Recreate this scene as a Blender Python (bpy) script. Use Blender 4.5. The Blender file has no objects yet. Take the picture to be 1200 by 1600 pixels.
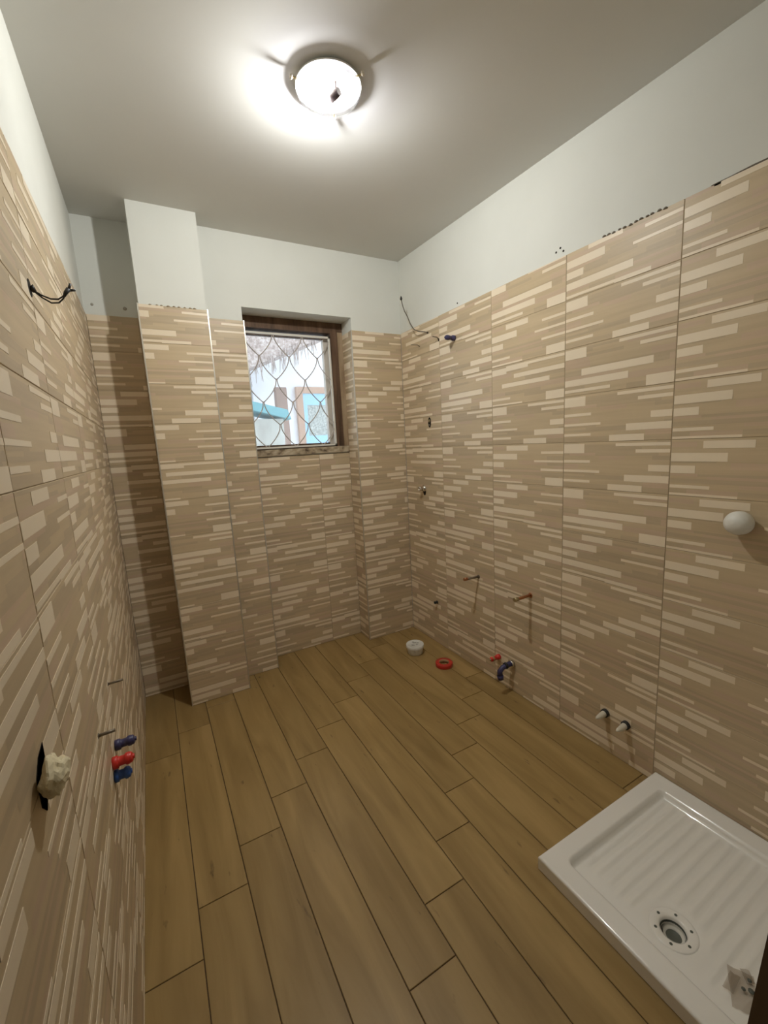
import bpy, math, random
from mathutils import Vector, Matrix, noise

# ------------------------------------------------------------------ camera, world, exposure
SC = bpy.context.scene
COL = SC.collection
XR, YB, YA, YP, YN = 1.8788, 2.6207, 2.7398, 2.4753, 2.7763      # right wall, back wall, alcove, pillar front, niche back
XP0, XP1, XS, XN = .2413, .5724, .7902, 1.4892                   # pillar sides, niche sides
HT, HW = 2.218, 2.298                                            # tile top, niche head
YF = .055                                                        # front wall face

def ceil_z(y): return 2.7 - .0279*(YB - y)

cam_d = bpy.data.cameras.new('camera')
cam = bpy.data.objects.new('camera', cam_d); COL.objects.link(cam)
yaw, pitch, roll, F = .4993, -.1619, -.0537, 661.98
fw = Vector((math.sin(yaw)*math.cos(pitch), math.cos(yaw)*math.cos(pitch), math.sin(pitch)))
r0 = Vector((math.cos(yaw), -math.sin(yaw), 0)); u0 = r0.cross(fw)
rt = r0*math.cos(roll) + u0*math.sin(roll); up = -r0*math.sin(roll) + u0*math.cos(roll)
m = Matrix((( rt.x, up.x, -fw.x), (rt.y, up.y, -fw.y), (rt.z, up.z, -fw.z))).to_4x4()
m.translation = (.1882, -.0895, 1.4618)
cam.matrix_world = m
cam_d.sensor_fit = 'HORIZONTAL'; cam_d.sensor_width = 36; cam_d.lens = F/1200*36
cam_d.clip_start = .02
SC.camera = cam

w = bpy.data.worlds.new('sky'); SC.world = w; w.use_nodes = True
bg = w.node_tree.nodes['Background']
bg.inputs[0].default_value = (.80, .90, 1.0, 1); bg.inputs[1].default_value = 2.3
vs = SC.view_settings
vs.view_transform = 'Standard'; vs.look = 'None'; vs.gamma = 1; vs.use_curve_mapping = False
vs.exposure = 0.44
BULB = 1900.0                                                     # emission strength of the lamp's bulb
BULB_COL = (1.0, 1.015, .99)

# ------------------------------------------------------------------ materials
def mat(name, col, rough=.6, metal=0, spec=.5, coat=0, emit=None):
    ma = bpy.data.materials.new(name); ma.use_nodes = True
    b = ma.node_tree.nodes['Principled BSDF']
    b.inputs['Base Color'].default_value = (*col, 1); b.inputs['Roughness'].default_value = rough
    b.inputs['Metallic'].default_value = metal; b.inputs['Specular IOR Level'].default_value = spec
    b.inputs['Coat Weight'].default_value = coat
    if emit:
        b.inputs['Emission Color'].default_value = (*emit[0], 1); b.inputs['Emission Strength'].default_value = emit[1]
    return ma

def N(ma, t, **kw):
    n = ma.node_tree.nodes.new(t)
    for k, v in kw.items(): setattr(n, k, v)
    return n
def L(ma, a, b): ma.node_tree.links.new(a, b)

def varied(name, cols, scale, rough=.5, spec=.4, bump=.0, rnd=.12, detail=4, dist=.0, space='Object', spots=None, coat=0):
    """Principled with a colour ramp over stretched noise, a per-object brightness shift and fine bump."""
    ma = mat(name, cols[0], rough, spec=spec, coat=coat); nt = ma.node_tree
    b = nt.nodes['Principled BSDF']
    tc = N(ma, 'ShaderNodeTexCoord'); mp = N(ma, 'ShaderNodeMapping'); mp.inputs['Scale'].default_value = scale
    L(ma, tc.outputs[space], mp.inputs['Vector'])
    oi = N(ma, 'ShaderNodeObjectInfo')
    add = N(ma, 'ShaderNodeVectorMath', operation='ADD')
    mul = N(ma, 'ShaderNodeVectorMath', operation='SCALE'); mul.inputs[0].default_value = (37, 91, 53)
    L(ma, oi.outputs['Random'], mul.inputs['Scale']); L(ma, mp.outputs[0], add.inputs[0]); L(ma, mul.outputs[0], add.inputs[1])
    nz = N(ma, 'ShaderNodeTexNoise'); nz.inputs['Scale'].default_value = 1; nz.inputs['Detail'].default_value = detail
    nz.inputs['Distortion'].default_value = dist
    L(ma, add.outputs[0], nz.inputs['Vector'])
    cr = N(ma, 'ShaderNodeValToRGB')
    el = cr.color_ramp.elements
    while len(el) < len(cols): el.new(.5)
    for i, c in enumerate(cols):
        el[i].position = .3 + .4*i/(len(cols)-1); el[i].color = (*c, 1)
    L(ma, nz.outputs['Fac'], cr.inputs[0])
    hs = N(ma, 'ShaderNodeHueSaturation')
    mr = N(ma, 'ShaderNodeMapRange'); mr.inputs['To Min'].default_value = 1-rnd; mr.inputs['To Max'].default_value = 1+rnd
    L(ma, oi.outputs['Random'], mr.inputs['Value']); L(ma, mr.outputs[0], hs.inputs['Value'])
    L(ma, cr.outputs[0], hs.inputs['Color'])
    out = hs.outputs[0]
    if spots:                                                    # dark knots / flecks with a shape of their own
        sc, lo, hi, colr = spots
        mp2 = N(ma, 'ShaderNodeMapping'); mp2.inputs['Scale'].default_value = sc; L(ma, tc.outputs[space], mp2.inputs['Vector'])
        add2 = N(ma, 'ShaderNodeVectorMath', operation='ADD'); L(ma, mp2.outputs[0], add2.inputs[0]); L(ma, mul.outputs[0], add2.inputs[1])
        n2 = N(ma, 'ShaderNodeTexNoise'); n2.inputs['Scale'].default_value = 1; n2.inputs['Detail'].default_value = 3
        L(ma, add2.outputs[0], n2.inputs['Vector'])
        m2 = N(ma, 'ShaderNodeMapRange'); m2.inputs['From Min'].default_value = lo; m2.inputs['From Max'].default_value = hi
        L(ma, n2.outputs['Fac'], m2.inputs['Value'])
        mx = N(ma, 'ShaderNodeMix', data_type='RGBA'); mx.inputs['B'].default_value = (*colr, 1)
        L(ma, m2.outputs[0], mx.inputs['Factor']); L(ma, out, mx.inputs['A']); out = mx.outputs['Result']
    L(ma, out, b.inputs['Base Color'])
    if bump:
        bp = N(ma, 'ShaderNodeBump'); bp.inputs['Strength'].default_value = bump; bp.inputs['Distance'].default_value = .002
        L(ma, nz.outputs['Fac'], bp.inputs['Height']); L(ma, bp.outputs[0], b.inputs['Normal'])
    return ma

PLASTER = varied('white_plaster', [(.70, .70, .645), (.74, .74, .685)], (3, 3, 3), .9, .2, .15, 0, 6)
CEIL = varied('ceiling_paint', [(.69, .68, .64), (.72, .71, .67)], (2, 2, 2), .95, .15, .1, 0, 6)
T_BASE = varied('tile_tan', [(.53, .41, .258), (.565, .44, .28), (.595, .465, .30)], (3, 3, 60), .42, .35, .08, .04)
T_DARK = varied('tile_brown', [(.47, .365, .235), (.50, .39, .255), (.53, .415, .27)], (3, 3, 60), .42, .35, .08, .06)
T_ROSE = varied('tile_rose_tan', [(.54, .40, .275), (.57, .425, .295), (.60, .455, .31)], (3, 3, 60), .42, .35, .08, .06)
T_LIGHT = varied('tile_cream', [(.80, .675, .505), (.83, .705, .53)], (4, 4, 20), .38, .4, .03, .03)
GROUT = mat('grout_tan', (.42, .33, .22), .9)
WOOD = varied('plank_oak', [(.25, .16, .055), (.295, .19, .068), (.335, .22, .082), (.385, .255, .10)], (14, 1.6, 14), .40, .35, .25, .05, 6, .8,
              spots=((34, 10, 34), .69, .80, (.12, .07, .03)))
FGROUT = mat('floor_grout', (.085, .05, .025), .9)
TRIM_M = mat('brushed_aluminium', (.62, .58, .50), .35, .7)
TRIM_W = mat('white_edge_profile', (.8, .78, .72), .35, .1)
FRAME_W = varied('old_brown_wood', [(.05, .028, .016), (.11, .062, .035), (.17, .10, .06)], (30, 30, 4), .6, .3, .3, .05, 6)
FRAME_O = varied('worn_ochre_wood', [(.24, .16, .09), (.36, .26, .16), (.42, .32, .21)], (20, 20, 5), .7, .3, .3, .05, 6)
SILL_M = varied('chipped_stone_sill', [(.10, .07, .045), (.38, .30, .20), (.52, .44, .32)], (25, 60, 40), .8, .2, .8, 0, 8)
CASING = varied('dark_brown_casing', [(.030, .014, .008), (.055, .026, .014), (.085, .045, .026)], (30, 30, 3), .45, .4, .2, 0, 6)
CASING_E = mat('casing_edge_brown', (.11, .07, .042), .5)
IRON = mat('painted_grille_iron', (.46, .40, .35), .5)
IRON_W = mat('white_grille_frame', (.72, .68, .60), .5)
ENAMEL = mat('white_acrylic', (.87, .84, .78), .16, spec=.55, coat=.4)
WPLASTIC = mat('white_plastic', (.74, .72, .66), .4)
CONE = mat('cream_plastic', (.66, .60, .48), .4)
BLACKP = mat('black_rubber', (.012, .012, .012), .5)
DARK = mat('dark_void', (.02, .014, .008), 1)
WIRE_B = mat('black_wire', (.018, .014, .012), .5)
WIRE_G = mat('grey_wire', (.12, .095, .07), .6)
COPPER = mat('copper_pipe', (.45, .20, .09), .35, .8)
STEELP = mat('grey_brown_pipe', (.22, .18, .13), .5, .5)
BRASS = mat('brass', (.45, .36, .2), .4, .8)
CHROME = mat('chrome', (.75, .73, .7), .15, 1)
NAVY = mat('navy_plastic', (.045, .04, .11), .4)
BLUE = mat('blue_plastic', (.03, .10, .36), .4)
RED = mat('red_plastic', (.62, .03, .02), .4)
REDT = mat('red_tape', (.50, .025, .015), .35, coat=.3)
CARD = mat('cardboard_core', (.40, .24, .12), .9)
TUBW = mat('white_tub_plastic', (.74, .72, .66), .45)
PAPER = varied('cream_paper', [(.72,.63,.42), (.84,.76,.55)], (20, 20, 20), .85, .2, .2, 0)
FILM = mat('grey_film', (.42, .36, .31), .35)
SOIL = mat('grey_drain_plastic', (.10, .11, .09), .4)

def glassy(name, trans, col, transl=0, gloss=.06, rough=.05):
    ma = bpy.data.materials.new(name); ma.use_nodes = True; nt = ma.node_tree; nt.nodes.clear()
    o = N(ma, 'ShaderNodeOutputMaterial'); t = N(ma, 'ShaderNodeBsdfTransparent'); t.inputs[0].default_value = (*trans, 1)
    g = N(ma, 'ShaderNodeBsdfGlossy'); g.inputs['Roughness'].default_value = rough
    a = N(ma, 'ShaderNodeMixShader'); a.inputs[0].default_value = gloss
    last = t.outputs[0]
    if transl:
        s = N(ma, 'ShaderNodeBsdfTranslucent'); s.inputs[0].default_value = (*col, 1)
        x = N(ma, 'ShaderNodeMixShader'); x.inputs[0].default_value = transl
        L(ma, t.outputs[0], x.inputs[1]); L(ma, s.outputs[0], x.inputs[2]); last = x.outputs[0]
    L(ma, last, a.inputs[1]); L(ma, g.outputs[0], a.inputs[2]); L(ma, a.outputs[0], o.inputs[0])
    return ma
PANE = glassy('window_glass', (.93, .95, .96), (1, 1, 1), .04, .05)
BOWL_G = glassy('clear_lamp_glass', (.95, .95, .95), (1, 1, 1), 0, .03)
RIM_G = glassy('ground_glass_rim', (.30, .30, .33), (.8, .78, .9), .04, .05)
DIM_G = glassy('glow_dimming_glass', (.62, .62, .65), (.8, .78, .9), .02, .04)  # for the added band below the rim, weakens light going up
FILM_G = glassy('clear_plastic_film', (.80, .76, .72), (.8, .78, .74), .25, .10, .15)

# ------------------------------------------------------------------ mesh builder
ORG = {}
class MB:
    def __init__(s): s.v = []; s.f = []; s.mi = []; s.sm = []
    def add(s, vs, fs, mi=0, sm=False):
        o = len(s.v); s.v += [Vector(v) for v in vs]
        for f in fs: s.f.append([i+o for i in f]); s.mi.append(mi); s.sm.append(sm)
        return s
    def box(s, x0, x1, y0, y1, z0, z1, mi=0):
        return s.add([(x0,y0,z0),(x1,y0,z0),(x1,y1,z0),(x0,y1,z0),(x0,y0,z1),(x1,y0,z1),(x1,y1,z1),(x0,y1,z1)],
              [(0,3,2,1),(4,5,6,7),(0,1,5,4),(1,2,6,5),(2,3,7,6),(3,0,4,7)], mi)
    def hexa(s, a, b, mi=0):                                     # a, b: lower and upper quads of points
        return s.add(list(a)+list(b), [(3,2,1,0),(4,5,6,7),(0,1,5,4),(1,2,6,5),(2,3,7,6),(3,0,4,7)], mi)
    def tube(s, pts, r, n=10, mi=0, cap=True):
        pts = [Vector(p) for p in pts]
        rs = r if isinstance(r, (list, tuple)) else [r]*len(pts)
        vs = []; ref = None
        for i, p in enumerate(pts):
            d = (pts[min(i+1, len(pts)-1)] - pts[max(i-1, 0)])
            d = d.normalized() if d.length > 1e-9 else Vector((0,0,1))
            if ref is None: ref = Vector((0,0,1)) if abs(d.z) < .9 else Vector((1,0,0))
            a = d.cross(ref).normalized(); ref = a.cross(d).normalized(); b = ref
            for k in range(n):
                t = 2*math.pi*k/n; vs.append(p + (a*math.cos(t) + b*math.sin(t))*rs[i])
        fs = [(i*n+k, i*n+(k+1)%n, (i+1)*n+(k+1)%n, (i+1)*n+k) for i in range(len(pts)-1) for k in range(n)]
        s.add(vs, fs, mi, True)
        if cap:
            o = len(s.v)-len(vs)
            s.f.append([o+k for k in range(n)][::-1]); s.mi.append(mi); s.sm.append(False)
            e = o+(len(pts)-1)*n; s.f.append([e+k for k in range(n)]); s.mi.append(mi); s.sm.append(False)
        return s
    def cyl(s, p, q, r, r2=None, n=16, mi=0): return s.tube([p, q], [r, r if r2 is None else r2], n, mi)
    def lathe(s, prof, c, ax=(0,0,1), n=24, mi=0):               # prof: (radius, height along ax)
        c = Vector(c); ax = Vector(ax).normalized()
        a = ax.orthogonal().normalized(); b = ax.cross(a)
        vs = []
        for r, h in prof:
            for k in range(n):
                t = 2*math.pi*k/n; vs.append(c + ax*h + (a*math.cos(t)+b*math.sin(t))*max(r, 1e-5))
        fs = [(i*n+k, i*n+(k+1)%n, (i+1)*n+(k+1)%n, (i+1)*n+k) for i in range(len(prof)-1) for k in range(n)]
        return s.add(vs, fs, mi, True)
    def build(s, name, mats, parent=None, loc=None, kind=None):
        org = Vector((0,0,0))
        if parent is not None and parent.name in ORG: org = ORG[parent.name]
        if loc is not None: org = Vector(loc)
        me = bpy.data.meshes.new(name)
        me.from_pydata([tuple(v-org) for v in s.v], [], s.f)
        for ma in (mats if isinstance(mats, (list, tuple)) else [mats]): me.materials.append(ma)
        me.polygons.foreach_set('material_index', s.mi); me.polygons.foreach_set('use_smooth', s.sm)
        me.update()
        o = bpy.data.objects.new(name, me); COL.objects.link(o)
        if parent is not None: o.parent = parent
        elif loc is not None: o.location = loc
        ORG[o.name] = org
        if kind: o['kind'] = kind
        return o

def bev(o, wd=.002, seg=2):
    md = o.modifiers.new('bevel', 'BEVEL'); md.width = wd; md.segments = seg; md.limit_method = 'ANGLE'; return o

def thing(name, label, cat, loc, group=None):
    o = bpy.data.objects.new(name, None); COL.objects.link(o); o.location = loc; o.empty_display_size = .05
    ORG[o.name] = Vector(loc); o['label'] = label; o['category'] = cat
    if group: o['group'] = group
    return o
def tag(o, label, cat, group=None):
    o['label'] = label; o['category'] = cat
    if group: o['group'] = group
    return o
def struct(b, name, ma): return b.build(name, ma, kind='structure')

# ------------------------------------------------------------------ room shell
G = .006                                                         # tile thickness in front of the plaster
wall_right = struct(MB().box(XR+G, XR+.15, -.3, 3.05, -.02, 2.75), 'wall_right', PLASTER)
wall_left = struct(MB().box(-.15, -G, -.3, 3.05, -.02, 2.75), 'wall_left', PLASTER)
b = MB()
b.box(XP1-.05, XS-G, YB+G, 3.05, -.02, 2.75)
b.box(XN+G, XR+G, YB+G, 3.05, -.02, 2.75)
b.box(XS-G, XN+G, YB+G, 3.05, HW, 2.75)
b.box(XS-G, XN+G, YN+G, 3.05, -.02, 1.417)
wall_back = struct(b, 'wall_back', PLASTER)
wall_alcove = struct(MB().box(-G, XP0+.05, YA+G, 3.05, -.02, 2.75), 'wall_alcove', PLASTER)
wall_pillar = struct(MB().box(XP0+G, XP1-G, YP+G, 3.05, -.02, 2.75), 'wall_pillar', PLASTER)
DW = .845                                                        # doorway: from the left wall to here
wall_front = struct(MB().box(DW+.01, XR+G, -.07, YF, -.02, 2.75).box(-G, DW+.01, -.07, YF, 2.12, 2.75), 'wall_front', PLASTER)
y0, y1 = -1.4, 3.05
ceiling = struct(MB().hexa([(-.15,y0,ceil_z(y0)),(2.03,y0,ceil_z(y0)),(2.03,y1,ceil_z(y1)),(-.15,y1,ceil_z(y1))],
                 [(-.15,y0,2.85),(2.03,y0,2.85),(2.03,y1,2.85),(-.15,y1,2.85)]), 'ceiling', CEIL)
floor = struct(MB().box(-.15, 2.03, -1.4, 3.05, -.05, -.003), 'floor', FGROUT)
# the passage behind the doorway, where the photographer stands
hall = struct(MB().box(-.15, 2.03, -1.5, -1.4, -.05, 2.75).box(-.25, -.15, -1.5, -.3, -.05, 2.75)
              .box(2.03, 2.13, -1.5, -.07, -.05, 2.75), 'wall_passage', PLASTER)
# brown lining of the doorway
door = struct(MB().box(DW-.004, DW+.01, -.07, YF-.002, 0, 2.12), 'door_1', CASING)

# ------------------------------------------------------------------ wall tiles
TW, TH = .4635, .2045
Z0 = 1.008
T1 = [(0,.23,.765,.965),(.54,1,.90,.96),(.72,1,.77,.835)]
T2 = [(.225,.54,.838,.962),(0,.385,.613,.76),(0,.18,.405,.54),(.72,1,.757,.812),(.628,1,.555,.604)]
DESIGN = {
 'A': T1+[(0,.292,.557,.617),(.83,1,.421,.543),(0,.389,.352,.404),(.627,1,.205,.337),(0,.292,.132,.188),(.476,.784,.006,.132)],
 'B': T1+[(.182,.834,.399,.535),(0,.629,.203,.335),(.78,1,.006,.198),(0,.469,.068,.13)],
 'C': T2+[(0,.635,.19,.325),(0,.478,.03,.082),(.478,.782,.002,.082)],
 'E': T2+[(.715,1,.35,.403),(.775,1,.006,.195),(0,.283,.14,.196),(0,.46,.006,.05)],
 'F': [(.225,.54,.838,.962),(0,.23,.78,.93),(.54,1,.90,.96),(.34,1,.64,.74),(.16,.82,.44,.54),(.775,1,.006,.195),(0,.285,.14,.196),(0,.46,.006,.05)],
}
STRIPS = {}
for di, d in enumerate('ABCEF'):                                 # printed tan / brown / rose fragments between the cream bars
    rnd = random.Random(11+di); v = 0; out = []
    while v < 1:
        h = rnd.choice((.045, .06, .08, .11)); u = -rnd.random()*.3
        while u < 1:
            l = .18+rnd.random()*.5; c = rnd.choice((0,0,0,1,1,2))
            if c: out.append((max(0,u), min(1,u+l), v, min(1, v+h), c))
            u += l
        v += h
    STRIPS[d] = out
TILE_MESH = {}
def tile_mesh(d, u0, u1, v0, v1, top=None, key=None):
    k = (d, round(u0,3), round(u1,3), round(v0,3), round(v1,3), key)
    if k in TILE_MESH: return TILE_MESH[k]
    g = .0013; b = MB()
    U0, U1, V0, V1 = u0*TW+g, u1*TW-g, v0*TH+g*.6, v1*TH-g*.6
    T = (lambda u: 9) if top is None else top
    # the body, its front edge softened by a small chamfer
    c = .0009
    def P(u, y, vv): return (u, y, min(vv, T(u)))
    fr = [P(U0+c,0,V0+c),P(U1-c,0,V0+c),P(U1-c,0,V1-c),P(U0+c,0,V1-c)]
    ed = [P(U0,c,V0),P(U1,c,V0),P(U1,c,V1),P(U0,c,V1)]
    bk = [P(U0,.005,V0),P(U1,.005,V0),P(U1,.005,V1),P(U0,.005,V1)]
    b.add(fr+ed+bk, [(0,1,2,3),(4,5,1,0),(5,6,2,1),(6,7,3,2),(7,4,0,3),(8,9,5,4),(9,10,6,5),(10,11,7,6),(11,8,4,7)])
    def clip(r):
        a0, a1, b0, b1 = max(r[0]*TW, U0+c), min(r[1]*TW, U1-c), max(r[2]*TH, V0+c), min(r[3]*TH, V1-c)
        if a1-a0 < .002 or b1-b0 < .0015 or T((a0+a1)/2) < b0+.001: return None
        return a0, a1, b0, b1
    for r in STRIPS[d]:
        q = clip(r)
        if q: b.add([P(q[0],-.0002,q[2]),P(q[1],-.0002,q[2]),P(q[1],-.0002,q[3]),P(q[0],-.0002,q[3])], [(0,1,2,3)], r[4])
    for r in DESIGN[d]:
        q = clip(r)
        if not q: continue
        y = -.0007
        f = [P(q[0],y,q[2]),P(q[1],y,q[2]),P(q[1],y,q[3]),P(q[0],y,q[3])]; e = [(p[0],0,p[2]) for p in f]
        b.add(f+e, [(0,1,2,3),(4,5,1,0),(5,6,2,1),(6,7,3,2),(7,4,0,3)], 3)
    me = bpy.data.meshes.new('tile'); me.from_pydata([tuple(v) for v in b.v], [], b.f)
    for ma in (T_BASE, T_DARK, T_ROSE, T_LIGHT): me.materials.append(ma)
    me.polygons.foreach_set('material_index', b.mi); me.update()
    TILE_MESH[k] = me
    return me

def tile_wall(parent, origin, ang, ulist, zlo, zhi, pick, topf=None, holes=()):
    """origin: world x,y of u=0; ang: rotation about z; ulist: (u_start_world, u_a, u_b) columns in tile units."""
    ca, sa = math.cos(ang), math.sin(ang)
    for ci, (us, ua, ub) in enumerate(ulist):
        for k in range(-5, 6):
            zb = Z0+TH*k; zt = zb+TH
            if zt <= zlo+.004 or zb >= zhi-.004: continue
            va = max(0, (zlo-zb)/TH); vb = min(1, (zhi-zb)/TH)
            if topf and zt > zhi-.12:
                tf = (lambda u, us=us, zb=zb: topf(us+u)-zb); me = tile_mesh(pick(ci,k), ua, ub, va, 1 if zt > zhi-.0 else vb, tf, (parent.name, ci, k))
            else: me = tile_mesh(pick(ci,k), ua, ub, va, vb)
            o = bpy.data.objects.new('tile', me); COL.objects.link(o); o.parent = parent
            o.location = (origin[0]+ca*us, origin[1]+sa*us, zb); o.rotation_euler = (0, 0, ang)

def rpick(seed, spec=None):
    r = random.Random(seed); tab = {}
    def f(c, k):
        if spec and (c, k) in spec: return spec[(c, k)]
        if (c, k) not in tab: tab[(c, k)] = r.choice('AABCCEEF')
        return tab[(c, k)]
    return f
Q = math.pi/2
# right wall: u runs from the far corner towards the camera
ys = [2.631, 2.1675, 1.704, 1.2405, .777, .3135]
spec = {(3,k): t for k, t in zip(range(5,-6,-1), 'CABAABCAEAB')}
spec.update({(2,5):'B',(2,4):'E',(2,3):'F',(2,2):'A',(2,1):'E',(2,0):'C',(2,-1):'A'})
spec.update({(4,k): 'E' for k in range(-5,6)})
def right_top(u): return 2.2185 + .0012*math.sin(u*41) + .0012*math.sin(u*97)
tile_wall(wall_right, (XR, 2.631), -Q, [(0, .024, 1)]+[(2.631-y, 0, 1) for y in ys[1:-1]]+[(2.631-ys[5], 0, .55)], .001, HT,
          rpick(3, spec), lambda u: right_top(u))
# left wall
def left_top(u): return HT - .025*(YA-(u-.16))
tile_wall(wall_left, (0, -.1615), Q, [(i*TW, 0 if i else .15, 1 if i < 6 else .26) for i in range(7)], .001, HT, rpick(8), lambda u: left_top(u))
# alcove back, pillar front / sides, back wall strips, niche
sp = {(0,5):'A'}
tile_wall(wall_alcove, (0, YA), 0, [(0, 0, XP0/TW)], .001, HT, rpick(21))
tile_wall(wall_pillar, (XP0-TW*(1-(XP1-XP0)/TW), YP), 0, [(0, 1-(XP1-XP0)/TW, 1)], .001, HT, rpick(33, {(0,5):'C',(0,4):'E',(0,3):'A',(0,2):'E'}), lambda u: 2.216+.0015*math.sin(u*120)+.001*math.sin(u*61))
tile_wall(wall_pillar, (XP0, YA), -Q, [(0, 0, (YA-YP)/TW)], .001, HT, rpick(34))
tile_wall(wall_pillar, (XP1, YP), Q, [(0, 0, (YB-YP)/TW)], .001, HT, rpick(35))
wst = (XS-XP1)/TW
tile_wall(wall_back, (XS-TW, YB), 0, [(0, 1-wst, 1)], .001, HT, rpick(41, {(0,5):'C',(0,4):'A'}))
tile_wall(wall_back, (XN, YB), 0, [(0, 0, (XR-XN)/TW)], .001, HT, rpick(42, {(0,5):'C'}))
tile_wall(wall_back, (XS, YN), 0, [(0, 0, 1), (TW, 0, (XN-XS)/TW-1)], .001, 1.405, rpick(43, {(0,1):'C',(1,1):'B'}))
tile_wall(wall_back, (XN, YN), -Q, [(0, 0, (YN-YB)/TW)], .001, HT, rpick(44))
tile_wall(wall_back, (XS, YB), Q, [(0, 0, (YN-YB)/TW)], .001, HT, rpick(45))
# grout behind the tiles
g0, g1 = .0015, .0059
MB().box(XR+g0, XR+g1, .06, YB, 0, HT-.004).build('grout', GROUT, wall_right)
MB().box(-g1, -g0, -.09, YA, 0, 2.14).build('grout', GROUT, wall_left)
MB().box(.001, XP0, YA+g0, YA+g1, 0, HT-.002).build('grout', GROUT, wall_alcove)
MB().box(XP0+g0, XP1-g0, YP+g0, YP+g1, 0, HT-.005).box(XP0+g0, XP0+g1, YP+g1, YA, 0, HT-.002).box(XP1-g1, XP1-g0, YP+g1, YB, 0, HT-.002).build('grout', GROUT, wall_pillar)
MB().box(XP1, XS-g0, YB+g0, YB+g1, 0, HT-.002).box(XN+g0, XR, YB+g0, YB+g1, 0, HT-.002).box(XS-g1, XN+g1, YN+g0, YN+g1, 0, 1.403)\
    .box(XN+g0, XN+g1, YB+g1, YN, 0, HT-.002).box(XS-g1, XS-g0, YB+g1, YN, 0, HT-.002).build('grout', GROUT, wall_back)
# ragged adhesive crest left along the cut top edge of some tiles
rn = random.Random(5)
b = MB()
for y in [1.066-.0205*i for i in range(12)]:
    b.lathe([(0,-.003),(.006+rn.random()*.003,-.002),(.007,.001),(.004,.004),(0,.005)], (XR+.001, y+rn.uniform(-.003,.003), right_top(2.631-y)+.001), n=7)
b.build('adhesive_crest', mat('grey_adhesive', (.22,.19,.15), .95), wall_right, kind='stuff')
b = MB(); pts = [.70-.055*i for i in range(12)]
for a, c in zip(pts, pts[1:]):
    za, zc = [right_top(2.631-t)+.004+.003*noise.noise(Vector((t*30,0,0))) for t in (a, c)]
    b.hexa([(XR,a,za-.008),(XR+.006,a,za-.008),(XR+.006,c,zc-.008),(XR,c,zc-.008)], [(XR,a,za),(XR+.006,a,za),(XR+.006,c,zc),(XR,c,zc)])
b.build('adhesive_ridge', mat('dark_adhesive', (.13,.105,.075), .95), wall_right)
b = MB()
for i in range(9):
    b.lathe([(0,-.003),(.006+rn.random()*.003,-.002),(.006,.001),(0,.004)], (XP0+.06+.026*i+rn.uniform(-.004,.004), YP+.001, HT), n=7)
b.build('adhesive_crest', mat('pale_adhesive', (.45,.38,.28), .95), wall_pillar, kind='stuff')

# metal corner profiles
def trim(i, x0, x1, y0, y1, z1, ma=TRIM_M): return struct(MB().box(x0, x1, y0, y1, 0, z1), 'trim_%d' % i, ma)
trim(1, XP0-.002, XP0+.004, YP-.002, YP+.006, HT+.002)
trim(2, XP1-.004, XP1+.002, YP-.002, YP+.006, HT+.002)
trim(3, XS-.004, XS+.002, YB-.002, YB+.006, HT+.002)
trim(4, XN-.002, XN+.004, YB-.002, YB+.006, HT+.002)

# ------------------------------------------------------------------ floor planks
PL = {}
rn = random.Random(2)
for k in range(-1, 13):
    x0 = .152+.1585*(k-1); x1 = x0+.1585
    x0, x1 = max(x0, -.004), min(x1, XR+.004)
    if x1-x0 < .01: continue
    y = 1.09+.157*k-4
    while y < 2.8:
        a, c = max(y, -1.4), min(y+1.0, YN+.004); y += 1.0
        if c-a < .02: continue
        key = (round(x1-x0,3), round(c-a,3))
        if key not in PL:
            w_, l_ = x1-x0, c-a; g, ch = .0014, .0012
            b = MB(); lo = [(g,g,-.004),(w_-g,g,-.004),(w_-g,l_-g,-.004),(g,l_-g,-.004)]
            mi = [(p[0],p[1],-ch) for p in lo]; tp = [(g+ch,g+ch,0),(w_-g-ch,g+ch,0),(w_-g-ch,l_-g-ch,0),(g+ch,l_-g-ch,0)]
            b.add(lo+mi+tp, [(8,9,10,11),(4,5,9,8),(5,6,10,9),(6,7,11,10),(7,4,8,11),(0,1,5,4),(1,2,6,5),(2,3,7,6),(3,0,4,7)])
            me = bpy.data.meshes.new('plank'); me.from_pydata([tuple(v) for v in b.v], [], b.f); me.materials.append(WOOD); PL[key] = me
        o = bpy.data.objects.new('plank', PL[key]); COL.objects.link(o); o.parent = floor; o.location = (x0, a, 0)

# ------------------------------------------------------------------ window in the niche
win = struct(MB().box(1.402, XN+.002, YN+.001, YN+.14, 1.455, HW-.001).box(XS-.002, 1.402, YN+.001, YN+.14, 2.228, HW-.001)
             .box(XS-.002, XS+.03, YN+.001, YN+.14, 1.455, 2.222).box(XS+.03, 1.402, YN+.03, YN+.14, 1.455, 1.475), 'window_1', FRAME_W)
MB().box(1.452, XN-.001, YN-.006, YN+.001, 1.457, 2.235).build('frame_facing', FRAME_O, win)
bev(MB().box(XS+.03, 1.402, YN+.05, YN+.09, 2.196, 2.216).box(XS+.03, XS+.04, YN+.05, YN+.09, 1.475, 2.196)
    .box(XS+.04, 1.365, YN+.05, YN+.09, 1.475, 1.485).build('sash', FRAME_W, win))
MB().box(1.365, 1.402, YN+.05, YN+.09, 1.475, 2.196).build('sash_stile', mat('pale_sash_paint', (.62,.56,.48), .6), win)
MB().box(XS+.04, 1.365, YN+.066, YN+.070, 1.485, 2.196).build('pane', PANE, win)
b = MB(); n = 26; rn = random.Random(4)
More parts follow.
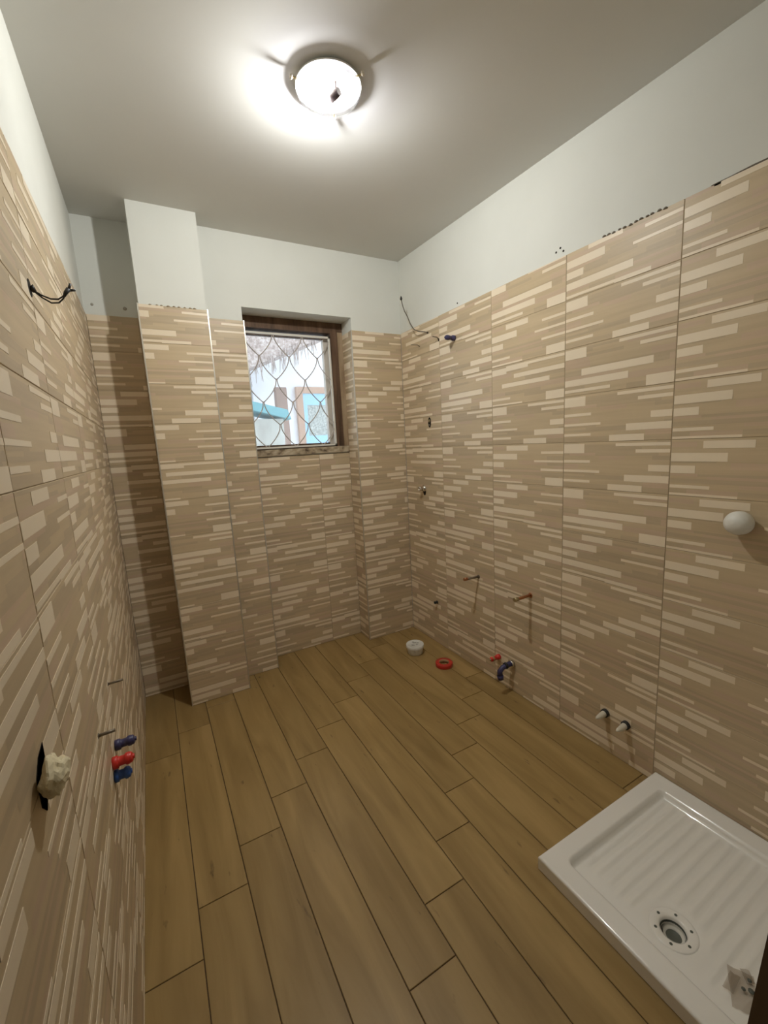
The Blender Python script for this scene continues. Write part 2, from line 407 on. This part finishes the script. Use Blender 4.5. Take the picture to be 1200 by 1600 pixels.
for j in range(n):
    xa, xb = [XS+(XN-XS)*t/n for t in (j, j+1)]
    def ed(x): return YN-.012+.004*noise.noise(Vector((x*25,1,0))), 1.413+.004*noise.noise(Vector((x*30,5,0))), 1.455+.002*noise.noise(Vector((x*30,9,0)))
    (ya,la,ta),(yb,lb,tb) = ed(xa), ed(xb)
    b.hexa([(xa,ya,la),(xb,yb,lb),(xb,YN+.14,lb),(xa,YN+.14,la)], [(xa,ya+.004,ta),(xb,yb+.004,tb),(xb,YN+.14,tb),(xa,YN+.14,ta)])
b.build('window_sill', SILL_M, win)
# fish-scale iron grille
gr = thing('window_grille', 'pale iron grille of fish-scale arcs fixed across the small window', 'grille', ((XS+1.40)/2, YN+.01, 1.462))
gx0, gx1, gz0, gz1, gy = XS+.004, 1.398, 1.462, 2.205, YN+.010
MB().box(gx0, gx1, gy-.006, gy+.006, gz0, gz0+.012).box(gx0, gx1, gy-.006, gy+.006, gz1-.012, gz1).box(gx0, gx0+.012, gy-.006, gy+.006, gz0, gz1)\
    .box(gx1-.012, gx1, gy-.006, gy+.006, gz0, gz1).build('grille_frame', IRON_W, gr)
hw, rh = .0988, .1466
rows = [(2.206-rh*i, 1.001 if i % 2 == 0 else .902) for i in range(6)]
for zr, xo in rows:
    for q in range(-2, 4):
        xn = xo+2*hw*q
        for sg in (-1, 1):
            pts = []
            for i in range(13):
                t = i/12; x = xn + sg*(.004+(hw-.008)*(t**1.75)); z = zr - .010 - rh*t*.93
                if i == 0: pts.append((xn+sg*.003, gy, zr+.004))
                pts.append((x, gy, z))
            pts = [p for p in pts if gx0+.002 < p[0] < gx1-.002 and gz0+.002 < p[2] < gz1]
            if len(pts) > 2: MB().tube(pts, .0033, 6).build('arc', IRON, gr)
# loose inner edge strip standing beside the grille
# ------------------------------------------------------------------ outside the window (a courtyard)
OUT_W = varied('outside_white_render', [(.80,.80,.82),(.92,.92,.94)], (1.5,1.5,1.5), .9, .1, .1, 0, 5)
house = thing('courtyard_house', 'white rendered house wall seen through the small window', 'building', (2.2, 6.2, -.4))
MB().box(-.5, 5.0, 6.0, 6.3, -.4, 4.2).build('wall', OUT_W, house)
wf = bev(MB().box(2.16, 2.25, 5.93, 6.02, 1.1, 2.22).box(2.80, 2.89, 5.93, 6.02, 1.1, 2.22).box(2.16, 2.89, 5.93, 6.02, 2.22, 2.31).box(2.16, 2.89, 5.93, 6.02, 1.01, 1.1)
   .build('window_frame', mat('outside_ochre_wood', (.50,.33,.24), .7), house))
LB = mat('pale_blue_paint', (.36,.60,.80), .6)
MB().box(2.25, 2.31, 5.95, 6.0, 1.1, 2.22).box(2.74, 2.80, 5.95, 6.0, 1.1, 2.22).box(2.31, 2.74, 5.95, 6.0, 2.06, 2.22).box(2.31, 2.74, 5.95, 6.0, 1.1, 1.62).build('shutter', LB, wf)
LACE = varied('lace_pane', [(.22,.24,.22),(.62,.63,.58)], (60,60,60), .6, .3, 0, 0, 2)
MB().box(2.31, 2.74, 5.97, 6.0, 1.62, 2.06).build('lace_pane', LACE, wf)
cab = thing('outdoor_cabinet', 'pale grey cabinet with teal hood standing outside the window', 'cabinet', (1.33, 4.7, -.4))
MB().box(1.10, 1.52, 4.5, 4.9, -.4, 1.775).build('body', varied('weathered_grey', [(.42,.40,.36),(.62,.62,.57)], (6,6,2), .8, .2, .1, 0), cab)
b = MB(); b.hexa([(1.04,4.45,1.90),(1.60,4.45,1.76),(1.60,4.95,1.76),(1.04,4.95,1.90)], [(1.04,4.5,2.00),(1.58,4.5,1.87),(1.58,4.9,1.87),(1.04,4.9,2.00)])
bev(b.build('hood', mat('teal_hood', (.14,.33,.36), .6), cab), .01)
tag(bev(MB().box(1.66, 1.80, 5.2, 5.3, -.4, 2.2).build('post', mat('outside_brown_post', (.36,.24,.19), .7), loc=(1.73,5.25,-.4)), .008), 'brown square post beside the teal hooded cabinet outside', 'post')
tag(MB().cyl((1.46,5.75,-.4), (1.46,5.75,3.1), .045, n=14).build('downpipe', mat('outside_grey_pipe', (.42,.42,.44), .6), loc=(1.46,5.75,-.4)), 'grey round pipe rising behind the teal hooded cabinet outside', 'pipe')
can = thing('reed_canopy', 'brown reed canopy with ragged fringe above the courtyard', 'canopy', (1.4, 5.0, 2.3))
REED = varied('reed_brown', [(.30,.23,.20),(.45,.36,.32),(.62,.54,.50)], (40,3,40), .9, .1, .2, 0, 5)
b = MB(); rn = random.Random(9)
b.hexa([(.6,4.6,2.03),(.6,5.6,2.08),(2.55,5.6,2.90),(2.55,4.6,2.86)], [(.6,4.6,3.0),(.6,5.6,3.1),(2.55,5.6,3.4),(2.55,4.6,3.3)])
b.build('roof_sheet', REED, can)
b = MB()
for i in range(150):
    t = rn.random(); x = .6+1.95*t; z = 2.05+.82*t; yy = 4.58+rn.random()*.1
    b.tube([(x,yy,z+.04),(x+rn.uniform(-.03,.03),yy-.01,z-.04-rn.random()*.16)], [.008,.002], 4)
b.build('fringe', REED, can, kind='stuff')
g = struct(MB().box(-1.5, 6, 3.06, 7, -.5, -.4), 'ground', mat('courtyard_paving', (.5,.48,.45), .9))

# ------------------------------------------------------------------ shower tray
TX0, TX1, TY0, TY1, TZ = 1.1783, XR-.0015, YF+.012, .7676, .0527
dc = (1.352, .428)                                               # drain centre
tray = thing('shower_tray', 'square white ribbed shower tray on the floor against the right wall', 'shower tray', ((TX0+TX1)/2, (TY0+TY1)/2, 0))
def axis(a, c):
    e = [0, .0004, .0015, .004, .008, .013]; n = 110
    s = [a+t for t in e] + [a+.013+(c-a-.026)*i/n for i in range(1, n)] + [c-t for t in reversed(e)]
    return s
def sstep(x, a, c):
    t = max(0, min(1, (x-a)/(c-a))); return t*t*(3-2*t)
def tray_z(x, y):
    d = min(x-TX0, TX1-x, y-TY0, TY1-y); z = TZ
    if d < .008: z -= .008-math.sqrt(max(0, .008**2-(.008-d)**2))
    ix0, ix1, iy0, iy1 = TX0+.068, TX1-.075, TY0+.07, TY1-.062
    di = min(x-ix0, ix1-x, y-iy0, iy1-y)
    # rounded inner corners
    cx = max(ix0+.02-x, x-ix1+.02, 0); cy = max(iy0+.02-y, y-iy1+.02, 0)
    if cx > 0 and cy > 0: di = .02-math.hypot(cx, cy)
    if di > 0:
        side = .024*sstep(di, 0, .012)
        slope = .006*sstep(math.hypot(x-dc[0], y-dc[1]), .5, .0)
        z -= side
        z -= .004*(1-min(1, math.hypot(x-dc[0], y-dc[1])/.5))
        rd = math.hypot(x-dc[0], y-dc[1])
        mk = sstep(x, 1.285, 1.33)*sstep(ix1-.012-x, 0, .02)*sstep(rd, .075, .095)*sstep(di, .012, .03)
        z += .0040*mk*max(0, math.cos(2*math.pi*(y-iy0)/.036))**1.0
        if rd < .066: z -= .0012
    return z
xs, ys_ = axis(TX0, TX1), axis(TY0, TY1)
b = MB(); vs_ = []
for y in ys_:
    for x in xs:
        rd = math.hypot(x-dc[0], y-dc[1]); X, Y = x, y
        vs_.append((X, Y, tray_z(x, y)))
nx = len(xs); fs = []
for j in range(len(ys_)-1):
    for i in range(nx-1):
        if math.hypot((xs[i]+xs[i+1])/2-dc[0], (ys_[j]+ys_[j+1])/2-dc[1]) < .046: continue
        fs.append((j*nx+i, j*nx+i+1, (j+1)*nx+i+1, (j+1)*nx+i))
b.add(vs_, fs, 0, True)
zt = TZ-.008
b.add([(TX0,TY0,zt),(TX1,TY0,zt),(TX1,TY1,zt),(TX0,TY1,zt),(TX0+.001,TY0,.003),(TX1,TY0,.003),(TX1,TY1-.001,.003),(TX0+.001,TY1-.001,.003)],
      [(0,1,5,4),(1,2,6,5),(2,3,7,6),(3,0,4,7)])
b.box(TX0+.012, TX1-.012, TY0+.012, TY1-.012, 0, .0035)
b.build('basin', ENAMEL, tray)
zr = tray_z(dc[0]+.07, dc[1])-.001
rim = MB().lathe([(.062,zr-.001),(.061,zr+.0012),(.057,zr+.002),(.040,zr+.0018),(.034,zr-.001),(.033,zr-.012),(.030,zr-.018)], (dc[0],dc[1],0), n=40).build('drain_flange', ENAMEL, tray)
MB().lathe([(.033,zr-.008),(.031,.006),(.0,.0055)], (dc[0],dc[1],0), n=32).build('drain_cup', SOIL, tray)
b = MB().lathe([(.030,zr-.010),(.029,zr-.019),(.020,zr-.020),(.020,zr-.016),(.026,zr-.015),(.027,zr-.010)], (dc[0]-.004,dc[1]-.004,0), n=28); b.build('drain_insert', WPLASTIC, tray)
for i in range(6):
    a = math.radians(20+60*i); p = (dc[0]+.047*math.cos(a), dc[1]+.047*math.sin(a))
    MB().cyl((p[0],p[1],zr+.0012), (p[0],p[1],zr+.0024), .0042, n=10).build('screw_hole', SOIL, rim)
# torn plastic wrapper
wr = thing('plastic_wrapper', 'torn clear and grey plastic wrapper lying in the near corner of the shower tray', 'wrapper', (1.355, .27, tray_z(1.355, .27)))
def sheet(cx, cy, sx, sy, ang, seed, zo):
    b = MB(); n = 9; vs = []
    for j in range(n):
        for i in range(n):
            u, v = (i/(n-1)-.5)*sx, (j/(n-1)-.5)*sy
            x = cx+u*math.cos(ang)-v*math.sin(ang); y = cy+u*math.sin(ang)+v*math.cos(ang)
            x += .004*noise.noise(Vector((u*60,v*60,seed+7)))
            vs.append((x, y, tray_z(x,y)+zo+.006*abs(noise.noise(Vector((u*45,v*45,seed))))))
    return b.add(vs, [(j*n+i,j*n+i+1,(j+1)*n+i+1,(j+1)*n+i) for j in range(n-1) for i in range(n-1)], 0, True)
sheet(1.350,.262,.10,.055,.5,1,.0015).build('clear_film', FILM_G, wr)
sheet(1.345,.285,.055,.022,.1,5,.004).build('grey_flap', FILM_G, wr)
sheet(1.392,.268,.03,.022,.9,9,.004).build('grey_flap', FILM_G, wr)
for x, y, s in ((1.352,.262,.005),(1.360,.249,.007),(1.385,.262,.005)):
    MB().lathe([(0,0),(s,.0005),(s,.002),(0,.003)], (x,y,tray_z(x,y)+.008), n=8).build('dark_bit', SOIL, wr)

# ------------------------------------------------------------------ ceiling lamp
LX, LY = .878, 1.4045; LZ = ceil_z(LY)
lamp = thing('ceiling_lamp', 'round glass bowl ceiling lamp, lit, held by three thumbscrews', 'lamp', (LX, LY, LZ))
WM = mat('white_enamelled_metal', (.78,.76,.72), .4)
MB().lathe([(.0,LZ-.0005),(.045,LZ-.0005),(.045,LZ-.009),(.0,LZ-.009)], (LX,LY,0), n=28).build('canopy', WM, lamp)
MB().lathe([(0,LZ-.009),(.100,LZ-.0095),(.1105,LZ-.011),(.111,LZ-.0165),(.1095,LZ-.0165),(.1085,LZ-.0125),(.094,LZ-.011),(0,LZ-.0105)], (LX,LY,0), n=48).build('base_plate', WM, lamp)
RZ = LZ-.018
bw = MB().lathe([(.106,RZ+.001),(.107,RZ-.002),(.104,RZ-.016),(.092,RZ-.034),(.070,RZ-.048),(.04,RZ-.057),(0,RZ-.060)], (LX,LY,0), n=48).build('glass_bowl', BOWL_G, lamp)
MB().lathe([(.1075,RZ+.003),(.1085,RZ-.001),(.1075,RZ-.008),(.1058,RZ-.0145)], (LX,LY,0), n=48).build('bowl_rim', RIM_G, bw)  # rim ring, made taller and darker to dim the glow on the ceiling
MB().lathe([(.1058,RZ-.0146),(.1035,RZ-.0205)], (LX,LY,0), n=48).build('glow_dimming_band', DIM_G, bw)  # added band under the rim, softens the bulb's glow on the ceiling
for px, py in ((-.132,.0065), (.084,-.1105), (.081,.1355)):
    a = Vector((px,py,0)).normalized(); c = Vector((LX,LY,RZ+.000))
    sc_ = MB().tube([c+a*.100, c+a*.126], .0030, 8).build('thumbscrew', BRASS, lamp)
    MB().lathe([(0,0),(.006,.001),(.0075,.004),(.006,.008),(0,.009)], c+a*.124, a, 12).build('screw_cap', CONE, sc_)
ax = Vector((-.35,.93,-.04)).normalized(); c0 = Vector((LX-.010, LY+.034, RZ-.031))
MB().tube([c0-ax*.080, c0-ax*.020], [.012,.016], 18).build('lamp_holder', mat('dark_lamp_holder', (.04,.022,.024), .5), lamp)
hs_ = c0-ax*.066; MB().tube([hs_, Vector((hs_.x,hs_.y,LZ-.012))], .004, 8).build('holder_stem', mat('dark_holder_stem', (.05,.03,.03), .5), lamp)
BM = mat('bulb_glow', (1,1,1), .5, emit=(BULB_COL, BULB))
MB().lathe([(0,-.0145),(.010,-.013),(.018,-.009),(.0225,-.003),(.0225,.003),(.018,.009),(.010,.013),(0,.0145)], c0, (0,0,1), 24).build('bulb', BM, lamp)

# ------------------------------------------------------------------ things on the right wall
def wall_hole(b, y, z, ry, rz, x=XR-.0012, n=14, th=.0012):
    vs = [(x, y+ry*math.cos(2*math.pi*k/n), z+rz*math.sin(2*math.pi*k/n)) for k in range(n)]
    v2 = [(x+th, p[1], p[2]) for p in vs]
    return b.add(vs+v2, [list(range(n))]+[(k,(k+1)%n,n+(k+1)%n,n+k) for k in range(n)])

def P(x, y, z): return Vector((x, y, z))
# 1 long cable out of the corner
t = thing('loose_cable', 'long thin grey cable curling up out of the right wall beside the back corner', 'cable', (XR, 2.29, 2.15))
MB().tube([(1.8775,2.29,2.150),(1.865,2.302,2.157),(1.845,2.335,2.166),(1.825,2.365,2.184),(1.810,2.385,2.225),(1.800,2.398,2.268),(1.782,2.405,2.305),(1.765,2.402,2.345),(1.758,2.400,2.375)], .0030, 7).build('wire', WIRE_G, t)
MB().lathe([(0,-.012),(.006,-.008),(.008,0),(.004,.010),(0,.018)], (1.757,2.400,2.378), (0,0,1), 8).build('taped_end', WIRE_B, t)
b = MB(); wall_hole(b, 2.288, 2.150, .008, .006).build('hole', DARK, t)
# 2 short stub beside it
t = thing('wire_stub', 'short bent wire stub between the long cable and the blue plug', 'wire', (XR, 2.176, 2.084))
MB().tube([(XR-.0005,2.172,2.078),(XR-.012,2.172,2.094),(XR-.045,2.176,2.098)], .0028, 6).build('wire', WIRE_G, t)
b = MB(); wall_hole(b, 2.172, 2.080, .006, .009).build('hole', DARK, t)
t = thing('wire_stub', 'short wire stub low in the back corner under the long cable', 'wire', (XR, 2.40, 2.09))
MB().tube([(XR-.0005,2.385,2.085),(XR-.015,2.390,2.095),(XR-.060,2.40,2.095)], .0024, 6).build('wire', WIRE_G, t)

def plug(name, label, base, dr, body, cap_, ln=.07, r=.013, group=None, cat='pipe plug'):
    t = thing(name, label, cat, base, group); B_ = Vector(base); dr = Vector(dr)
    MB().lathe([(r*1.0,.0005),(r*1.25,.002),(r*1.25,ln*.28),(r,ln*.30),(r*.95,ln*.36),(r*.95,ln*.62),(r*1.1,ln*.64),(r*1.1,ln*.92),(r*.8,ln),(0,ln)], B_, dr, 18).build('body', body, t)
    MB().lathe([(r*1.18,ln*.66),(r*1.22,ln*.72),(r*1.22,ln*.82),(r*1.12,ln*.85)], B_, dr, 8).build('collar', cap_, t)
    MB().lathe([(r*.5,ln*.98),(r*.5,ln*1.08),(0,ln*1.08)], B_, dr, 6).build('square_head', cap_, t)
    return t
L_ = (-1,0,0)
plug('pipe_plug', 'dark blue plastic test plug high on the right wall near the back corner', (XR,2.015,2.054), L_, NAVY, NAVY, .068, .0125)
# holes
t = thing('wall_outlet', 'dark oval opening with a recessed fitting halfway up the right wall', 'outlet', (XR, 2.304, 1.58))
wall_hole(MB(), 2.302, 1.580, .017, .034).build('opening', DARK, t)
MB().lathe([(.009,0),(.009,.004),(.005,.004),(.005,0)], (XR-.001, 2.302, 1.590), L_, 14).build('fitting', BRASS, t)
MB().lathe([(.007,0),(.007,.005),(0,.005)], (XR-.001, 2.304, 1.562), L_, 12).build('nut', STEELP, t)
t = thing('mixer_connector', 'chrome threaded connector on the right wall below the oval opening', 'connector', (XR, 2.396, 1.128))
MB().lathe([(.022,.0005),(.024,.006),(.016,.010),(.014,.030),(.016,.032),(.016,.046),(.011,.048),(.010,.040),(0,.038)], (XR,2.392,1.128), L_, 20).build('body', CHROME, t)
wall_hole(MB(), 2.392, 1.108, .018, .030).build('opening', DARK, t)
# copper pipes
def stub(name, label, y, z, ln, r, ma, tipma, dz=0, cat='pipe', x=XR, s=-1):
    t = thing(name, label, cat, (x, y, z))
    MB().tube([(x+s*.0006,y,z),(x+s*ln*.5,y,z+dz*.5),(x+s*ln,y,z+dz)], r, 12).build('tube', ma, t)
    if tipma: MB().tube([(x+s*ln*.80,y,z+dz*.8),(x+s*ln*1.02,y,z+dz*1.02)], r*1.35, 12).build('tip', tipma, t)
    MB().lathe([(r*1.7,.0004),(r*1.7,.002),(r*.9,.002)], (x,y,z), (s,0,0), 14).build('collar', ma, t)
    return t
stub('water_pipe', 'thin bare brown pipe sticking out of the right wall, nearer the back corner', 1.84, .619, .112, .0072, STEELP, COPPER, .005)
stub('water_pipe', 'copper pipe with a pale brass tip sticking out of the right wall', 1.434, .621, .116, .0082, COPPER, BRASS)
t = plug('pipe_plug', 'small black plug low on the right wall, nearest the back corner', (XR,2.282,.316), L_, BLACKP, BLACKP, .028, .009)
plug('pipe_plug', 'red plastic plug low on the right wall beside the blue twin plug', (XR,1.668,.168), L_, RED, BRASS, .070, .0125)
t = thing('elbow_plug', 'navy plastic elbow with a hanging plug low on the right wall', 'pipe plug', (XR, 1.562, .165))
MB().tube([(XR-.0006,1.562,.172),(XR-.03,1.564,.174),(XR-.075,1.568,.165),(XR-.092,1.570,.148),(XR-.092,1.569,.120)], [.016,.015,.014,.015,.016], 14).build('elbow', NAVY, t)
MB().tube([(XR-.045,1.564,.174),(XR-.058,1.565,.171)], .0185, 14).build('collar', BLACKP, t)
MB().tube([(XR-.006,1.562,.172),(XR-.022,1.562,.173)], .020, 14).build('wall_nut', CHROME, t)
MB().tube([(XR-.092,1.569,.123),(XR-.090,1.566,.100)], [.0185,.0165], 14).build('cap', NAVY, t)
for y, z, lab in ((.992,.190,'black ringed cream cone plug on the right wall, farther from the tray'), (.896,.187,'black ringed cream cone plug on the right wall, nearest the tray')):
    t = thing('cone_plug', lab, 'pipe plug', (XR, y, z), 'cone plugs by the shower tray')
    MB().lathe([(.0125,.012),(.0135,.018),(.012,.034),(.008,.062),(.003,.072),(0,.073)], (XR,y,z), (-1,0,-.04), 16).build('cone', CONE, t)
    MB().lathe([(.013,.0006),(.0185,.001),(.0185,.014),(.013,.015)], (XR,y,z), (-1,0,-.04), 18).build('rubber_ring', BLACKP, t)
t = thing('domed_cap', 'big white domed plastic cap sticking out of the right wall', 'cap', (XR, .54, 1.145))
MB().lathe([(.022,.0006),(.022,.021),(.030,.022)], (XR,.54,1.14), L_, 24).build('stem', BRASS, t)
MB().lathe([(.018,.020),(.034,.020),(.0385,.026),(.0385,.044),(.034,.060),(.022,.072),(.010,.076),(0,.077)], (XR,.54,1.14), (-1,0,.08), 32).build('dome', WPLASTIC, t)
# small drill holes in the plaster
for i, (y, z) in enumerate(((1.300,2.252),(1.278,2.262),(1.262,2.244))):
    tag(wall_hole(MB(), y, z, .0045, .0045, XR+.0048, 10).build('screw_hole', DARK, loc=(XR+.0048,y,z)), ('left', 'upper', 'lower right')[i]+' one of three clustered screw holes above the right wall tiles', 'hole', 'screw holes above the right wall tiles')
tag(wall_hole(MB(), 1.99, 2.243, .0045, .0045, XR+.0048, 10).build('screw_hole', DARK, loc=(XR+.0048,1.99,2.243)), 'single dark screw hole above the blue plug on the right wall', 'hole')

# ------------------------------------------------------------------ things on the left wall
t = thing('wall_wires', 'pair of black wires with a terminal block high on the left wall', 'wires', (0, 1.225, 1.851))
def lh(b, y, z, ry, rz, n=12):
    vs = [(.0012, y+ry*math.cos(2*math.pi*k/n), z+rz*math.sin(2*math.pi*k/n)) for k in range(n)]; v2 = [(0, p[1], p[2]) for p in vs]
    return b.add(vs+v2, [list(range(n))[::-1]]+[(n+k,n+(k+1)%n,(k+1)%n,k) for k in range(n)])
lh(MB(), 1.218, 1.858, .020, .020).build('hole', DARK, t)
MB().tube([(.001,1.220,1.860),(.005,1.222,1.857),(.009,1.224,1.852)], [.010,.007,.004], 8).build('wire_bundle', WIRE_B, t)
for dz in (0, -.005):
    MB().tube([(.004,1.222,1.856),(.020,1.224,1.846+dz),(.036,1.228,1.841+dz*1.8),(.050,1.232,1.843+dz*1.6),(.060,1.236,1.852+dz),(.066,1.238,1.860)], .0019, 6).build('wire', WIRE_B, t)
MB().tube([(.062,1.236,1.852),(.066,1.238,1.861),(.073,1.240,1.871)], [.003,.0045,.0055], 8).build('terminal_block', BLACKP, t)
MB().tube([(.073,1.240,1.870),(.078,1.241,1.884)], .003, 6).build('terminal', BLACKP, t)
MB().tube([(.073,1.240,1.868),(.086,1.243,1.871)], .003, 6).build('terminal', BLACKP, t)
stub('pipe_stub', 'upper thin dark pipe stub low on the left wall', 1.363, .788, .040, .0036, STEELP, None, .002, x=0, s=1)
stub('pipe_stub', 'lower thin dark pipe stub on the left wall above the coloured plugs', 1.081, .794, .036, .0040, STEELP, None, .002, x=0, s=1)
plug('pipe_plug', 'navy plastic plug on the left wall, topmost of three', (0,1.300,.622), (1,0,.05), NAVY, NAVY, .052, .0125)
plug('pipe_plug', 'red plastic plug on the left wall between navy and blue ones', (0,1.207,.628), (1,0,.05), RED, RED, .050, .0135)
plug('pipe_plug', 'bright blue plastic plug on the left wall under the red one', (0,1.204,.590), (1,0,.02), BLUE, BLUE, .040, .0135)
# crumpled paper over an opening
t = thing('paper_stuffing', 'crumpled cream paper stuffed over a dark hole low on the left wall', 'paper', (0, .63, 1.0))
b = MB(); ys2 = [(.660,1.052),(.655,1.000),(.624,.966),(.606,.985),(.607,1.030),(.630,1.048)]
n = len(ys2); b.add([(.0012,p[0],p[1]) for p in ys2]+[(0,p[0],p[1]) for p in ys2], [list(range(n)), list(range(n))[::-1]]+[(n+k,n+(k+1)%n,(k+1)%n,k) for k in range(n)])
b.build('hole', DARK, t)
import bmesh
bm = bmesh.new(); bmesh.ops.create_icosphere(bm, subdivisions=4, radius=1)
for v in bm.verts:
    p = v.co.copy(); q = p*2.1
    d = 1+.45*noise.noise(p*1.2+Vector((3,1,4))) - .22*abs(noise.noise(p*2.0+Vector((9,2,1)))) + .07*noise.noise(p*4)
    v.co = Vector((p.x*.017*d+.018, p.y*.036*d, p.z*.029*d))
me = bpy.data.meshes.new('paper_wad'); bm.to_mesh(me); bm.free(); me.materials.append(PAPER)
o = bpy.data.objects.new('paper_wad', me); COL.objects.link(o); o.parent = t; o.location = (.001, .610-.63, 1.026-1.0)
for q in me.polygons: q.use_smooth = False

# marks on the alcove plaster: two rough holes
tag(MB().lathe([(0,.0006),(.007,.0008),(.005,.003),(0,.004)], (.035,YA+.0055,2.27), (0,-1,0), 9).build('plaster_patch', mat('grey_patch', (.42,.39,.33), .95), loc=(.035,YA+.0055,2.27)), 'small grey chipped patch on the alcove plaster near the left wall', 'patch')
tag(MB().lathe([(0,.0006),(.010,.0008),(.007,.003),(0,.004)], (.185,YA+.0055,2.262), (0,-1,0), 9).build('plaster_patch', bpy.data.materials['grey_patch'], loc=(.185,YA+.0055,2.262)), 'larger grey chipped patch on the alcove plaster beside the pillar', 'patch')

# ------------------------------------------------------------------ on the floor
tc = (1.660, 2.262)
t = thing('plastic_tub', 'small white plastic tub with a lid on the floor near the back corner', 'tub', (tc[0], tc[1], 0))
MB().lathe([(0,.0004),(.048,.0005),(.051,.003),(.057,.044),(.056,.062),(0,.062)], (*tc,0), n=32).build('body', TUBW, t)
MB().lathe([(.0615,.046),(.062,.050),(.062,.066),(.060,.068),(.057,.068),(.055,.065),(0,.065)], (*tc,0), n=32).build('lid', WPLASTIC, t)
b = MB(); rn = random.Random(3)
for i in range(7):
    a = rn.random()*6.3; r = rn.random()*.03
    b.lathe([(0,0),(.010*rn.uniform(.5,1.2),.0008),(.006,.003),(0,.004)], (tc[0]+r*math.cos(a), tc[1]+r*math.sin(a), .0652), n=6)
b.build('crumbs', mat('grey_crumbs', (.45,.43,.38), .9), t, kind='stuff')
rc = (1.722, 2.012)
t = thing('tape_roll', 'roll of glossy red tape lying flat on the floor beside the white tub', 'tape', (rc[0], rc[1], 0))
MB().lathe([(.033,.0005),(.055,.0005),(.056,.002),(.056,.024),(.055,.0255),(.033,.0255)], (*rc,0), n=40).build('tape', REDT, t)
MB().lathe([(.033,.0255),(.0315,.0255),(.0315,.0005),(.033,.0005)], (*rc,0), n=40).build('core', CARD, t)
t = thing('casing_board', 'dark brown wooden board leaning at the doorway, cut by the lower right corner', 'board', (.94, .13, 0))
def by(z): return .138-.063*z
b = MB(); b.hexa([(.841,by(0)-.020,0),(1.04,by(0)-.020,0),(1.04,by(0),0),(.841,by(0),0)], [(.841,by(.98)-.020,.98),(1.04,by(.98)-.020,.98),(1.04,by(.98),.98),(.841,by(.98),.98)])
b.build('board', CASING, t)
b = MB(); b.hexa([(.8395,by(0)-.0195,.001),(.841,by(0)-.0195,.001),(.841,by(0)-.0005,.001),(.8395,by(0)-.0005,.001)], [(.8395,by(.98)-.0195,.979),(.841,by(.98)-.0195,.979),(.841,by(.98)-.0005,.979),(.8395,by(.98)-.0005,.979)])
b.build('edge_band', CASING_E, t)
